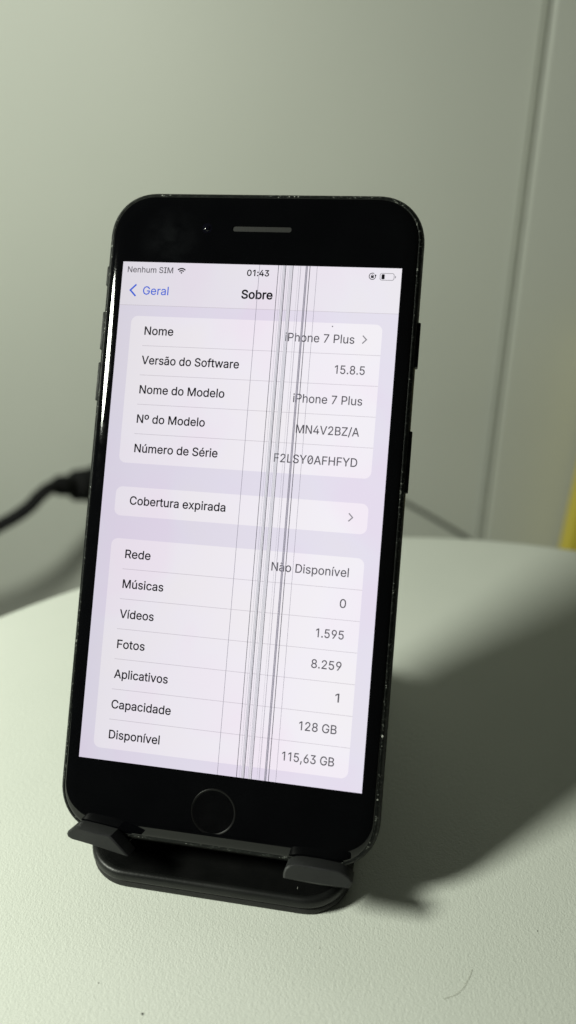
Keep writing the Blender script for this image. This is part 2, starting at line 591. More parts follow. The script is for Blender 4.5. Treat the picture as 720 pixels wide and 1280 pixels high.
# outlines of the letters: advance | spline | spline ..., each knot as left handle, point, right handle
GLYPHS = {
    ',': '188|53 -119 38 -119 48 -56 58 8 68 71 91 71 114 71 137 71 119 8 102 -56 84 -119 69 -119',
    '.': '188|108 -4 95 -4 83 -4 72 0 63 9 54 18 50 28 50 41 50 54 54 65 63 73 72 82 83 87 95 87 108 87 119 82 128 73 137 65 141 54 141 41 141 28 137 18 128 9 119 0',
    '/': '249|216 533 235 533 180 330 126 127 71 -76 52 -76 33 -76 14 -76 69 127 124 330 178 533 197 533',
    '0': '453|264 -7 227 -7 189 -7 157 3 130 24 103 45 83 74 69 113 55 152 48 199 48 254 48 309 55 356 69 395 83 434 104 464 130 484 157 505 189 516 227 516 264 516 296 505 323 484 350 464 370 434 384 395 398 356 405 309 405 254 405 199 398 152 384 113 370 74 350 45 323 24 297 3|202 50 227 50 252 50 273 58 290 74 308 90 321 113 330 144 339 174 344 211 344 254 344 297 339 334 330 365 321 395 308 419 290 435 273 451 252 460 227 460 202 460 180 451 163 435 146 419 132 395 123 365 114 334 109 297 109 254 109 211 114 174 123 144 132 113 146 90 163 74 180 58',
    '1': '400|250 509 276 509 276 339 276 170 276 0 255 0 234 0 212 0 212 149 212 299 212 448 211 448 210 448 209 448 168 418 127 388 86 358 86 381 86 404 86 427 123 454 161 481 198 509 224 509',
    '2': '453|172 0 64 0 64 16 64 32 64 47 121 108 177 168 234 229 254 249 270 267 282 282 295 298 304 313 311 327 317 341 320 356 320 371 320 390 316 405 308 419 299 432 288 442 273 449 259 456 242 460 224 460 204 460 187 456 172 447 158 439 147 428 139 413 131 399 127 382 127 362 107 362 86 362 66 362 66 392 72 419 86 442 100 465 119 483 143 496 167 509 194 516 225 516 255 516 282 509 306 497 329 484 348 467 361 445 374 424 381 399 381 372 381 354 378 335 371 318 364 300 353 280 336 259 319 237 296 211 267 180 229 140 191 100 153 60 153 59 153 58 153 57 231 57 310 57 389 57 389 38 389 19 389 0 281 0',
    '3': '453|252 -7 218 -7 187 -7 158 -1 133 10 107 21 86 37 70 57 54 78 46 103 44 132 66 132 87 132 109 132 111 114 117 99 126 87 136 75 149 65 165 59 181 53 199 50 219 50 239 50 258 53 275 61 292 68 305 79 315 93 324 107 329 124 329 145 329 163 325 181 316 196 307 212 293 224 275 234 256 243 231 248 201 248 186 248 172 248 157 248 157 265 157 282 157 299 200 349 244 399 288 448 288 450 288 451 288 452 215 452 142 452 70 452 70 471 70 490 70 509 171 509 272 509 372 509 372 493 372 477 372 461 319 400 265 339 211 278 211 282 211 285 211 289 249 293 281 288 308 276 335 263 356 246 371 222 386 199 393 173 393 145 393 115 385 89 370 66 355 43 335 25 309 12 282 0',
    '4': '453|164 105 40 105 40 123 40 141 40 158 109 275 178 392 247 509 268 509 289 509 311 509 243 394 176 280 109 166 109 165 109 164 109 163 210 163 312 163 413 163 413 144 413 125 413 105 289 105|302 0 282 0 282 40 282 81 282 121 282 130 282 138 282 146 282 203 282 260 282 318 302 318 322 318 343 318 343 212 343 106 343 0 322 0',
    '5': '453|254 -7 221 -7 191 -7 164 -1 140 11 116 23 97 39 83 60 69 81 61 104 60 130 81 130 101 130 122 130 124 115 129 101 138 89 147 77 159 67 173 60 188 53 204 50 221 50 242 50 260 55 276 64 292 74 305 87 314 104 323 121 328 141 328 162 328 184 323 204 314 221 304 238 291 252 275 262 258 272 239 277 218 277 201 277 184 274 167 268 151 263 138 255 128 246 108 248 88 250 67 253 77 338 86 423 96 509 186 509 276 509 366 509 366 490 366 471 366 452 294 452 222 452 151 452 145 402 139 352 134 301 135 301 135 301 136 301 147 311 161 319 178 325 194 331 211 334 229 334 253 334 274 329 294 321 313 313 331 301 345 285 359 270 371 252 379 231 387 210 391 188 391 163 391 130 384 101 369 76 354 50 334 30 309 15 283 1',
    '6': '453|258 -7 226 -7 195 -7 167 0 142 15 118 29 98 49 84 74 71 100 64 129 64 162 64 186 69 212 80 239 91 266 110 300 137 340 176 396 214 453 252 509 276 509 299 509 322 509 265 426 208 344 151 261 149 261 147 261 145 261 150 271 157 280 165 288 174 296 184 302 196 307 207 312 221 314 235 314 266 314 293 308 316 295 339 282 357 263 370 240 382 216 389 189 389 157 389 125 382 97 368 73 354 48 334 28 310 14 286 0|207 48 226 48 246 48 264 53 279 63 294 72 306 85 314 101 323 118 327 136 327 157 327 178 323 197 314 213 306 230 294 242 279 251 264 261 246 265 226 265 207 265 189 261 174 252 159 243 147 230 138 214 129 198 125 179 125 158 125 137 129 118 138 102 147 85 159 72 174 63 189 53',
    '7': '453|120 0 97 0 172 149 248 299 323 448 323 450 323 451 323 452 236 452 149 452 62 452 62 471 62 490 62 509 172 509 281 509 391 509 391 489 391 469 391 449 315 299 240 150 165 0 142 0',
    '8': '453|260 -7 226 -7 192 -7 162 -1 136 11 109 24 89 40 74 62 59 83 52 108 52 135 52 157 56 177 65 195 74 213 86 229 101 241 116 253 133 261 153 265 153 265 153 266 153 267 128 273 108 287 93 308 78 329 70 353 70 380 70 406 77 429 90 450 104 470 122 486 146 498 169 510 196 516 226 516 256 516 283 510 306 498 329 486 348 470 361 450 375 429 382 406 382 380 382 353 374 329 359 308 344 287 325 273 300 267 300 266 300 265 300 265 319 261 336 253 351 241 366 229 378 213 387 195 396 177 401 157 401 135 401 108 393 83 378 62 364 40 343 24 317 11 291 -1|204 49 226 49 249 49 268 53 285 60 301 68 314 78 323 91 332 105 337 121 337 139 337 158 332 174 322 189 313 203 300 214 283 223 266 231 247 235 226 235 205 235 186 231 169 223 152 214 139 203 130 189 120 174 115 158 115 139 115 121 120 105 129 91 138 78 151 68 167 60 184 53|208 290 226 290 244 290 260 293 274 300 288 307 299 318 307 330 315 343 319 358 319 376 319 393 315 407 308 420 300 433 289 443 275 449 261 456 245 460 226 460 208 460 191 456 177 449 163 443 152 433 145 420 137 407 133 393 133 376 133 358 137 343 145 330 152 318 163 307 178 300 192 293',
    '9': '453|195 516 226 516 258 516 286 508 310 494 335 480 354 460 368 434 382 409 389 380 389 347 389 323 383 297 373 270 362 243 343 209 315 168 277 112 239 56 200 0 177 0 154 0 130 0 187 83 244 165 301 248 303 248 305 248 307 248 303 238 296 229 287 221 279 213 269 207 257 202 245 197 232 195 218 195 187 195 160 201 137 214 114 227 96 245 83 269 70 292 64 320 64 352 64 384 71 412 85 436 99 461 118 480 143 494 167 508|246 460 226 460 207 460 189 456 174 446 159 437 147 424 138 407 130 391 125 372 125 352 125 330 130 312 138 295 147 279 159 266 174 257 189 248 207 243 226 243 246 243 263 248 279 257 294 266 306 279 314 295 323 311 327 330 327 350 327 372 323 391 314 407 306 424 294 437 279 446 264 456',
    ':': '188|108 -4 95 -4 83 -4 72 0 63 9 54 18 50 28 50 41 50 54 54 65 63 73 72 82 83 87 95 87 108 87 119 82 128 73 137 65 141 54 141 41 141 28 137 18 128 9 119 0|108 271 95 271 83 271 72 275 63 284 54 293 50 304 50 316 50 329 54 340 63 349 72 357 83 362 95 362 108 362 119 357 128 349 137 340 141 329 141 316 141 304 137 293 128 284 119 275',
    'A': '480|39 0 16 0 78 170 140 339 201 509 226 509 251 509 276 509 338 339 401 170 463 0 440 0 418 0 395 0 359 101 323 202 287 302 281 321 273 344 264 372 255 400 245 435 232 478 236 478 241 478 245 478 233 435 222 399 213 371 204 343 196 320 191 302 155 202 120 101 85 0 62 0|197 142 110 142 110 161 110 180 110 199 197 199 283 199 370 199 370 180 370 161 370 142 283 142',
    'B': '456|122 0 60 0 60 170 60 339 60 509 120 509 181 509 241 509 276 509 306 503 329 491 352 479 369 462 381 442 392 422 398 399 398 374 398 352 394 334 387 320 379 306 369 294 356 286 344 277 330 271 315 267 315 265 315 264 315 262 331 261 347 255 363 245 379 235 392 221 402 203 413 185 418 163 418 136 418 111 412 87 400 67 388 46 370 30 344 18 319 6 287 0 247 0 184 0|125 115 125 57 165 57 205 57 245 57 284 57 313 65 330 80 347 95 355 114 355 137 355 154 351 170 342 184 334 198 321 209 306 218 290 227 271 231 248 231 207 231 166 231 125 231 125 173|125 341 125 285 162 285 200 285 238 285 257 285 273 289 288 296 303 303 315 313 323 326 332 339 336 355 336 372 336 395 328 414 313 429 297 444 273 452 240 452 202 452 163 452 125 452 125 396',
    'C': '510|293 -7 267 -7 223 -7 184 4 150 25 116 46 89 76 70 115 50 154 40 201 40 254 40 308 50 354 70 393 89 432 116 462 150 484 184 505 223 516 267 516 293 516 317 512 340 504 363 497 384 486 402 471 420 457 436 439 448 418 460 398 468 374 473 348 451 348 430 348 408 348 404 366 398 381 389 395 381 408 370 419 357 428 345 438 331 444 315 449 300 454 284 456 267 456 236 456 208 448 184 432 159 417 139 394 125 364 111 334 103 297 103 254 103 211 111 175 125 145 140 115 159 92 184 76 209 61 236 53 267 53 284 53 300 55 315 60 331 65 345 71 357 81 370 90 381 101 389 114 398 128 404 143 408 160 430 160 451 160 473 160 469 135 460 111 448 91 436 70 421 52 402 38 384 23 363 12 341 5 318 -3',
    'D': '502|271 0 219 0 178 0 137 0 96 0 96 19 96 38 96 57 136 57 175 57 215 57 256 57 291 65 318 81 345 97 366 119 379 149 392 179 399 214 399 255 399 296 392 331 379 361 366 390 346 412 320 428 293 444 260 452 221 452 178 452 136 452 93 452 93 471 93 490 93 509 137 509 181 509 225 509 275 509 317 499 353 478 388 458 415 429 433 391 452 353 462 308 462 255 462 202 452 157 433 119 414 81 387 51 351 31 314 10|103 509 125 509 125 339 125 170 125 0 103 0 82 0 60 0 60 170 60 339 60 509 82 509',
    'F': '410|82 0 60 0 60 170 60 339 60 509 163 509 266 509 369 509 369 490 369 471 369 452 288 452 206 452 125 452 125 394 125 336 125 278 198 278 272 278 346 278 346 259 346 240 346 221 272 221 198 221 125 221 125 147 125 74 125 0 103 0',
    'G': '520|309 -7 269 -7 223 -7 184 4 149 25 115 46 88 77 69 116 50 155 40 201 40 254 40 308 50 354 69 393 88 432 115 462 149 484 183 505 221 516 265 516 292 516 317 512 340 504 364 496 385 484 403 469 422 454 437 437 449 416 461 396 470 373 474 349 452 349 430 349 408 349 403 365 396 380 387 393 379 406 368 417 356 427 344 436 330 444 315 448 300 453 283 456 265 456 235 456 208 448 183 432 159 417 139 394 125 364 111 334 103 297 103 254 103 211 111 175 125 145 140 115 159 92 184 76 209 61 237 53 269 53 297 53 323 59 345 71 367 83 384 101 396 123 409 146 415 172 415 202 421 201 428 200 434 199 384 199 333 199 283 199 283 218 283 237 283 256 348 256 413 256 478 256 478 237 478 219 478 200 478 158 469 122 451 91 433 60 408 36 377 19 345 2',
    'H': '517|82 0 60 0 60 170 60 339 60 509 82 509 103 509 125 509 125 435 125 362 125 289 214 289 303 289 392 289 392 362 392 435 392 509 414 509 435 509 457 509 457 339 457 170 457 0 435 0 414 0 392 0 392 77 392 155 392 232 303 232 214 232 125 232 125 155 125 77 125 0 103 0',
    'I': '300|111 0 31 0 31 19 31 38 31 57 60 57 89 57 118 57 118 189 118 320 118 452 89 452 60 452 31 452 31 471 31 490 31 509 111 509 190 509 269 509 269 490 269 471 269 452 240 452 212 452 183 452 183 320 183 189 183 57 212 57 240 57 269 57 269 38 269 19 269 0 190 0',
    'L': '393|160 0 60 0 60 170 60 339 60 509 82 509 103 509 125 509 125 358 125 208 125 57 203 57 282 57 361 57 361 38 361 19 361 0 261 0',
    'M': '628|81 0 60 0 60 170 60 339 60 509 91 509 121 509 152 509 193 402 235 294 277 187 280 180 284 170 287 159 291 148 295 136 299 123 303 110 307 97 311 84 315 71 319 59 322 49 317 49 312 49 307 49 310 59 314 70 318 83 322 95 326 108 330 121 334 134 338 147 342 158 346 170 349 179 352 187 394 294 435 402 476 509 507 509 537 509 568 509 568 339 568 170 568 0 547 0 525 0 504 0 504 97 504 194 504 291 504 302 504 314 504 327 505 340 505 354 505 369 505 383 506 398 506 413 506 428 507 443 507 457 509 457 511 457 513 457 508 441 503 426 498 409 492 393 487 378 482 363 477 348 472 334 467 322 463 309 459 299 456 291 418 194 380 97 342 0 323 0 305 0 286 0 248 97 209 194 170 291 167 299 163 309 159 321 155 333 150 346 145 361 140 376 135 391 129 408 124 424 118 441 112 457 114 457 117 457 119 457 119 444 120 431 120 416 120 401 121 387 121 372 121 357 121 342 122 328 122 315 122 302 122 291 122 194 122 97 122 0 101 0',
    'N': '523|82 0 60 0 60 170 60 339 60 509 85 509 111 509 136 509 205 400 274 291 343 183 349 174 355 164 363 151 370 138 379 123 388 107 396 90 405 73 414 55 411 55 408 54 405 54 403 72 401 90 401 108 400 126 399 142 399 157 399 172 399 185 399 195 399 300 399 404 399 509 420 509 442 509 463 509 463 339 463 170 463 0 438 0 412 0 387 0 325 97 264 193 202 290 194 303 186 316 177 331 169 345 159 362 148 381 137 400 123 424 108 452 111 453 115 453 119 454 120 428 121 405 122 384 123 362 124 344 124 328 125 312 125 300 125 291 125 194 125 97 125 0 103 0',
    'P': '445|82 0 60 0 60 170 60 339 60 509 118 509 177 509 235 509 274 509 307 502 332 487 358 473 377 454 390 430 402 405 409 378 409 348 409 317 402 290 390 265 377 241 358 222 332 207 307 193 274 186 235 186 193 186 151 186 109 186 109 205 109 224 109 242 150 242 191 242 233 242 259 242 281 247 297 256 313 265 325 278 333 294 341 310 344 328 344 348 344 368 341 386 333 402 325 417 313 430 297 439 280 448 259 452 232 452 196 452 160 452 125 452 125 301 125 151 125 0 103 0',
    'R': '449|82 0 60 0 60 170 60 339 60 509 119 509 177 509 236 509 275 509 307 502 333 489 359 475 378 457 390 433 403 410 409 382 409 352 409 321 403 295 390 271 378 248 359 230 333 217 307 204 275 198 236 198 189 198 143 198 96 198 96 217 96 236 96 255 142 255 188 255 234 255 260 255 281 259 298 267 314 275 326 286 334 300 341 315 345 332 345 352 345 372 341 390 334 405 326 420 314 431 298 440 281 448 259 452 233 452 197 452 161 452 125 452 125 301 125 151 125 0 103 0|378 0 353 0 312 76 271 153 230 229 254 229 279 229 303 229 344 153 386 76 428 0 403 0',
    'S': '447|263 -9 224 -9 187 -9 155 -3 128 9 100 21 79 38 64 60 49 82 40 107 38 137 60 137 82 137 104 137 106 117 112 101 123 88 134 75 149 65 166 59 184 52 203 49 224 49 247 49 268 53 286 60 304 68 319 78 329 92 340 105 346 121 346 139 346 155 341 169 332 179 323 189 311 198 296 205 281 211 264 217 245 222 224 228 204 234 184 239 142 251 109 268 86 289 63 311 52 339 52 372 52 401 60 426 75 448 90 469 111 486 138 498 164 510 194 516 227 516 261 516 290 510 316 498 342 486 362 469 377 449 392 428 400 404 401 378 380 378 358 378 337 378 335 403 323 423 302 437 281 451 256 459 225 459 203 459 184 455 167 448 151 441 138 431 129 418 120 406 115 391 115 376 115 358 120 344 131 334 142 323 154 314 169 308 184 302 199 297 212 293 230 289 247 284 264 279 279 275 295 270 312 264 328 257 344 248 359 238 373 227 385 214 395 198 404 181 408 162 408 139 408 111 401 86 386 64 372 41 351 24 323 11 296 -2',
    'V': '480|229 0 204 0 141 170 79 339 16 509 39 509 62 509 84 509 120 408 156 307 192 206 198 189 206 166 215 137 224 109 235 73 248 31 243 31 239 31 235 31 247 74 258 110 267 138 276 166 284 189 290 206 325 307 360 408 395 509 417 509 440 509 463 509 401 339 340 170 278 0 253 0',
    'Y': '472|225 0 203 0 203 69 203 139 203 208 141 308 79 409 16 509 41 509 66 509 91 509 125 454 159 399 192 344 203 326 213 309 222 292 231 275 240 255 250 230 241 230 232 230 224 230 233 255 242 276 251 293 260 310 270 327 280 344 314 399 347 454 381 509 406 509 430 509 455 509 393 409 330 308 268 208 268 139 268 69 268 0 247 0',
    'Z': '438|161 0 42 0 42 15 42 31 42 46 119 159 196 272 273 385 284 400 295 415 306 431 318 446 329 461 341 476 343 469 346 461 348 454 327 453 306 453 285 452 264 452 244 452 223 452 162 452 101 452 40 452 40 471 40 490 40 509 159 509 278 509 397 509 397 493 397 477 397 462 321 351 245 240 169 129 158 113 146 97 134 81 122 65 110 49 97 33 95 40 93 47 90 54 111 55 132 56 152 57 173 57 193 57 214 57 276 57 338 57 399 57 399 38 399 19 399 0 280 0',
    'a': '389|182 -9 160 -9 136 -9 114 -4 94 5 75 14 59 27 48 45 36 62 30 83 30 108 30 130 35 147 43 161 52 175 63 185 78 193 92 201 108 207 125 211 143 215 160 218 178 220 201 223 219 225 234 227 248 228 258 231 265 235 272 239 276 245 276 255 276 255 276 256 276 257 276 272 273 286 267 297 261 308 252 316 240 322 228 328 213 331 196 331 178 331 162 328 149 322 136 317 126 309 118 301 110 292 104 283 100 274 80 280 61 285 41 291 50 314 62 332 79 346 95 360 113 369 133 375 153 381 173 384 194 384 208 384 223 383 239 379 255 376 271 370 286 360 301 351 313 338 322 320 332 303 337 280 337 251 337 168 337 84 337 0 317 0 297 0 277 0 277 17 277 35 277 52 275 52 274 52 272 52 268 43 261 34 252 25 243 15 230 7 215 1 200 -5|155 45 170 45 193 45 212 50 228 59 243 68 255 79 263 93 271 107 276 122 276 138 276 155 276 173 276 190 273 187 268 184 259 182 251 180 242 178 231 176 221 174 210 172 200 171 190 170 182 169 175 168 161 166 147 163 134 159 121 154 111 148 103 139 96 131 92 119 92 105 92 92 95 81 102 72 109 63 118 57 130 52 142 48',
    'b': '424|261 -8 229 -8 206 -8 187 -4 172 4 158 12 146 21 138 31 129 42 123 51 118 59 116 59 114 59 112 59 112 39 112 20 112 0 92 0 72 0 53 0 53 170 53 339 53 509 73 509 93 509 114 509 114 446 114 382 114 319 115 319 117 319 118 319 123 327 129 336 137 346 145 356 157 365 171 373 186 381 205 384 229 384 261 384 289 376 313 361 337 345 356 322 370 293 383 263 390 229 390 189 390 149 383 114 370 84 356 55 337 32 313 16 289 0|197 47 220 47 244 47 263 53 279 66 295 78 308 95 316 117 324 138 328 162 328 189 328 216 324 240 316 261 308 282 296 299 280 311 264 324 244 330 220 330 197 330 177 324 161 312 145 300 133 284 125 263 117 242 113 217 113 189 113 161 117 136 125 115 133 94 146 77 162 65 178 53',
    'c': '396|226 -8 207 -8 173 -8 143 0 117 16 91 33 71 56 56 85 41 114 34 149 34 187 34 227 41 262 56 291 71 321 91 343 117 360 143 376 173 384 207 384 226 384 243 382 260 377 276 372 292 365 305 356 319 347 330 335 340 322 350 309 357 294 362 277 342 272 322 267 303 262 300 272 296 281 290 289 285 297 278 305 270 311 262 317 253 322 242 325 232 328 220 330 207 330 182 330 161 323 145 310 129 297 116 280 108 258 100 237 96 213 96 187 96 162 100 139 108 117 116 96 129 79 145 66 161 53 182 46 207 46 220 46 232 48 243 52 253 55 263 60 271 66 279 72 286 80 292 89 297 97 301 107 304 117 324 112 343 107 363 102 358 85 351 70 341 56 332 43 320 31 306 21 293 12 277 4 261 -1 244 -6',
    'd': '424|219 -8 195 -8 164 -8 136 0 111 16 87 32 68 55 55 84 41 114 34 149 34 189 34 229 41 263 55 293 69 322 88 345 112 361 136 376 164 384 196 384 219 384 238 381 253 373 268 365 279 356 287 346 296 336 302 327 306 319 308 319 309 319 311 319 311 382 311 446 311 509 331 509 351 509 372 509 372 339 372 170 372 0 352 0 332 0 313 0 313 20 313 39 313 59 311 59 309 59 307 59 302 51 295 42 287 31 278 21 267 12 252 4 238 -4|181 47 205 47 227 47 247 53 263 65 279 77 291 94 299 115 308 136 312 161 312 189 312 217 308 242 300 263 292 284 279 300 263 312 247 324 228 330 205 330 181 330 161 324 145 311 129 299 116 282 108 261 100 240 96 216 96 189 96 162 100 138 109 117 117 95 129 78 145 66 161 53',
    'e': '404|238 -8 212 -8 175 -8 143 0 117 16 90 33 70 56 56 85 41 114 34 148 34 187 34 226 41 260 55 290 69 319 89 343 115 359 141 376 171 384 205 384 226 384 246 381 266 374 285 367 303 356 319 341 335 326 348 306 357 282 366 258 371 228 371 194 371 186 371 178 371 169 272 169 174 169 75 169 75 187 75 204 75 221 163 221 250 221 338 221 329 215 319 208 310 202 310 227 306 249 298 269 290 288 278 303 263 314 247 325 228 330 205 330 182 330 163 325 146 313 130 302 118 288 109 270 100 251 96 232 96 211 96 200 96 189 96 178 96 150 101 126 110 106 120 87 134 72 151 61 168 51 189 46 212 46 228 46 241 48 254 53 266 57 277 64 285 73 294 82 301 93 306 105 325 101 345 96 365 91 359 71 349 54 335 39 321 24 303 13 283 4 262 -4',
    'f': '254|154 379 228 379 228 362 228 344 228 327 154 327 80 327 6 327 6 344 6 362 6 379 80 379|101 0 81 0 81 144 81 288 81 432 81 453 86 471 96 486 106 500 119 511 135 519 152 526 169 530 187 530 201 530 213 529 222 527 232 525 238 523 243 521 238 503 233 486 227 468 224 470 220 471 215 472 210 473 203 474 195 474 176 474 163 469 154 460 146 451 142 437 142 419 142 279 142 140 142 0 121 0',
    'h': '410|114 249 114 227 114 151 114 76 114 0 93 0 73 0 53 0 53 170 53 339 53 509 73 509 93 509 114 509 114 435 114 361 114 287 110 287 106 287 102 287 114 322 131 347 152 362 174 377 199 384 227 384 253 384 276 379 295 369 315 358 330 342 341 321 352 299 357 273 357 240 357 160 357 80 357 0 337 0 316 0 296 0 296 78 296 157 296 235 296 265 288 288 273 304 258 321 237 329 210 329 192 329 175 325 161 317 146 309 135 298 126 283 118 267',
    'i': '167|73 0 53 0 53 126 53 253 53 379 73 379 93 379 114 379 114 253 114 126 114 0 93 0|95 443 84 443 72 443 62 447 54 455 45 462 41 472 41 483 41 494 45 504 54 512 62 520 72 524 84 524 95 524 106 520 114 512 122 504 126 494 126 483 126 472 122 462 114 455 106 447',
    'l': '167|73 0 53 0 53 174 53 349 53 524 73 524 93 524 114 524 114 349 114 174 114 0 93 0',
    'm': '610|73 0 53 0 53 126 53 253 53 379 72 379 92 379 112 379 112 351 112 323 112 295 111 295 109 295 108 295 113 316 121 332 132 346 144 359 157 369 172 376 187 383 203 386 219 386 247 386 270 378 287 361 305 344 316 322 321 295 318 295 315 295 312 295 317 313 325 329 337 343 349 357 364 367 381 375 398 382 416 386 437 386 459 386 479 381 497 372 515 362 530 348 541 328 551 309 557 285 557 255 557 170 557 85 557 0 536 0 516 0 496 0 496 85 496 169 496 254 496 281 488 301 473 313 457 325 439 330 419 330 402 330 387 327 374 320 362 313 352 303 345 290 339 278 335 263 335 247 335 165 335 82 335 0 315 0 295 0 274 0 274 87 274 173 274 260 274 281 267 298 253 311 239 324 221 330 199 330 185 330 171 327 158 320 144 313 134 303 126 289 118 276 114 258 114 238 114 159 114 79 114 0 93 0',
    'n': '410|114 249 114 227 114 151 114 76 114 0 93 0 73 0 53 0 53 126 53 253 53 379 72 379 92 379 112 379 112 349 112 318 112 287 109 287 106 287 102 287 114 322 131 347 152 362 174 377 199 384 227 384 253 384 276 379 295 369 314 358 330 342 341 321 352 299 357 273 357 240 357 160 357 80 357 0 337 0 316 0 296 0 296 78 296 157 296 235 296 265 288 288 273 304 258 321 237 329 210 329 192 329 175 325 161 317 146 309 135 298 126 283 118 267',
    'o': '415|242 -8 207 -8 173 -8 143 0 117 16 91 33 71 56 56 85 41 114 34 149 34 187 34 227 41 262 56 291 71 321 91 343 117 360 143 376 173 384 207 384 242 384 273 376 299 360 325 343 345 321 359 291 374 262 381 227 381 187 381 149 374 114 359 85 345 56 325 33 299 16 273 0|182 46 207 46 233 46 254 53 270 66 287 79 299 96 307 117 315 139 319 162 319 187 319 213 315 236 307 258 299 280 287 297 270 310 254 323 233 330 207 330 182 330 161 323 145 310 129 297 116 280 108 258 100 237 96 213 96 187 96 162 100 139 108 117 116 96 129 79 145 66 161 53',
    'p': '424|73 -143 53 -143 53 31 53 205 53 379 72 379 92 379 112 379 112 359 112 339 112 319 114 319 116 319 118 319 123 327 129 336 137 346 145 356 157 365 171 373 186 381 205 384 229 384 261 384 289 376 313 361 337 345 356 322 370 293 383 263 390 229 390 189 390 149 383 114 370 84 356 55 337 32 313 16 289 0 261 -8 229 -8 206 -8 187 -4 173 4 158 12 146 21 138 31 130 42 123 51 118 59 117 59 115 59 114 59 114 -8 114 -76 114 -143 93 -143|197 47 220 47 244 47 263 53 279 66 295 78 308 95 316 117 324 138 328 162 328 189 328 216 324 240 316 261 308 282 296 299 280 311 264 324 244 330 220 330 197 330 177 324 161 312 145 300 133 284 125 263 117 242 113 217 113 189 113 161 117 136 125 115 133 94 146 77 162 65 178 53',
    'r': '259|73 0 53 0 53 126 53 253 53 379 72 379 92 379 112 379 112 360 112 340 112 321 113 321 114 321 115 321 122 340 135 355 152 367 170 379 190 385 213 385 218 385 223 385 229 384 235 384 240 384 243 384 243 363 243 343 243 322 242 323 237 323 230 324 223 325 215 326 207 326 189 326 173 322 159 315 145 307 134 297 126 284 118 270 114 255 114 237 114 158 114 79 114 0 93 0',
    's': '365|211 -8 182 -8 156 -8 133 -4 112 3 92 11 75 23 62 38 49 53 40 72 36 94 55 98 74 102 94 107 99 86 109 70 124 60 139 50 158 45 181 45 208 45 229 51 244 62 260 74 268 87 268 103 268 116 263 127 254 136 245 144 231 151 212 155 191 160 170 165 149 170 115 178 89 191 72 208 55 225 47 247 47 274 47 296 53 315 65 332 77 348 94 361 115 370 136 380 160 384 187 384 213 384 235 380 254 372 272 365 287 353 299 339 310 325 319 309 324 290 305 286 287 281 268 277 263 292 255 304 243 316 230 327 212 333 187 333 165 333 146 327 131 317 116 306 109 293 109 277 109 263 114 252 124 243 134 235 150 228 172 223 191 218 210 214 229 209 264 201 290 188 306 171 323 154 331 133 331 107 331 84 325 64 312 47 300 30 282 16 260 6 237 -3',
    't': '227|138 379 204 379 204 362 204 344 204 327 138 327 72 327 6 327 6 344 6 362 6 379 72 379|65 345 65 471 85 471 106 471 126 471 126 347 126 222 126 98 126 81 129 69 136 61 143 54 154 50 170 50 174 50 179 50 185 51 191 52 197 53 202 54 206 36 209 19 213 2 207 0 200 -2 192 -3 184 -4 176 -4 168 -4 136 -4 110 4 92 21 74 38 65 62 65 93 65 219',
    'u': '410|211 -5 182 -5 157 -5 134 0 115 11 95 21 80 37 69 59 58 80 53 107 53 139 53 219 53 299 53 379 73 379 93 379 114 379 114 301 114 222 114 144 114 114 121 91 137 75 152 58 173 50 200 50 218 50 235 54 249 62 264 70 275 81 283 97 292 112 296 131 296 153 296 228 296 304 296 379 316 379 337 379 357 379 357 253 357 126 357 0 337 0 318 0 298 0 298 31 298 61 298 92 301 92 304 92 307 92 295 57 279 32 257 17 235 2',
    'v': '389|184 0 163 0 114 126 66 253 17 379 40 379 62 379 84 379 111 305 138 230 165 155 174 132 181 110 187 87 193 64 199 42 206 21 198 21 191 21 184 21 191 42 197 64 203 87 209 110 216 132 224 155 251 230 278 305 305 379 327 379 349 379 371 379 323 253 275 126 226 0 205 0',
    'w': '567|158 0 138 0 99 126 61 253 23 379 44 379 66 379 87 379 103 324 118 269 133 214 140 191 147 165 154 137 161 108 168 76 175 41 172 41 168 41 165 41 172 75 179 106 186 135 193 163 199 190 206 214 221 269 237 324 252 379 273 379 295 379 316 379 332 324 347 269 362 214 368 190 375 164 382 136 388 107 395 76 402 41 399 41 395 41 391 41 399 75 406 107 413 135 420 164 427 190 434 214 449 269 465 324 480 379 502 379 523 379 545 379 506 253 468 126 429 0 409 0 389 0 368 0 352 57 335 114 319 172 314 189 309 207 305 225 300 243 295 261 291 280 286 299 281 318 277 338 281 338 286 338 291 338 286 319 281 299 277 280 272 261 267 243 263 225 258 206 253 189 248 172 231 114 215 57 199 0 178 0',
    'x': '379|44 0 21 0 71 73 121 145 171 218 171 202 171 187 171 171 124 240 76 310 29 379 52 379 76 379 100 379 116 355 132 330 147 306 160 287 170 270 179 253 188 237 198 221 207 206 197 206 186 206 175 206 185 221 194 237 202 253 211 270 221 287 233 306 249 330 266 355 282 379 305 379 328 379 352 379 304 309 256 239 209 169 209 184 209 199 209 214 258 143 308 71 358 0 334 0 310 0 287 0 268 28 249 57 231 85 219 103 209 120 200 136 191 152 182 167 173 182 183 182 194 182 205 182 195 167 186 152 178 136 170 120 160 103 148 85 129 57 110 28 91 0 68 0',
    'º': '335|196 221 167 221 139 221 114 227 93 239 71 252 55 269 43 291 31 313 26 339 26 368 26 398 31 424 43 447 55 469 71 486 93 498 114 511 139 517 167 517 196 517 220 511 242 498 263 486 279 469 291 447 303 424 309 398 309 368 309 339 303 313 291 291 279 269 263 252 242 239 220 227|149 269 167 269 186 269 201 274 214 283 226 292 235 304 241 319 247 334 250 350 250 368 250 387 247 404 241 419 235 434 226 446 214 455 201 464 186 468 167 468 149 468 134 464 121 455 109 446 100 434 94 419 88 404 85 387 85 368 85 350 88 334 94 319 100 304 109 292 121 283 134 274',
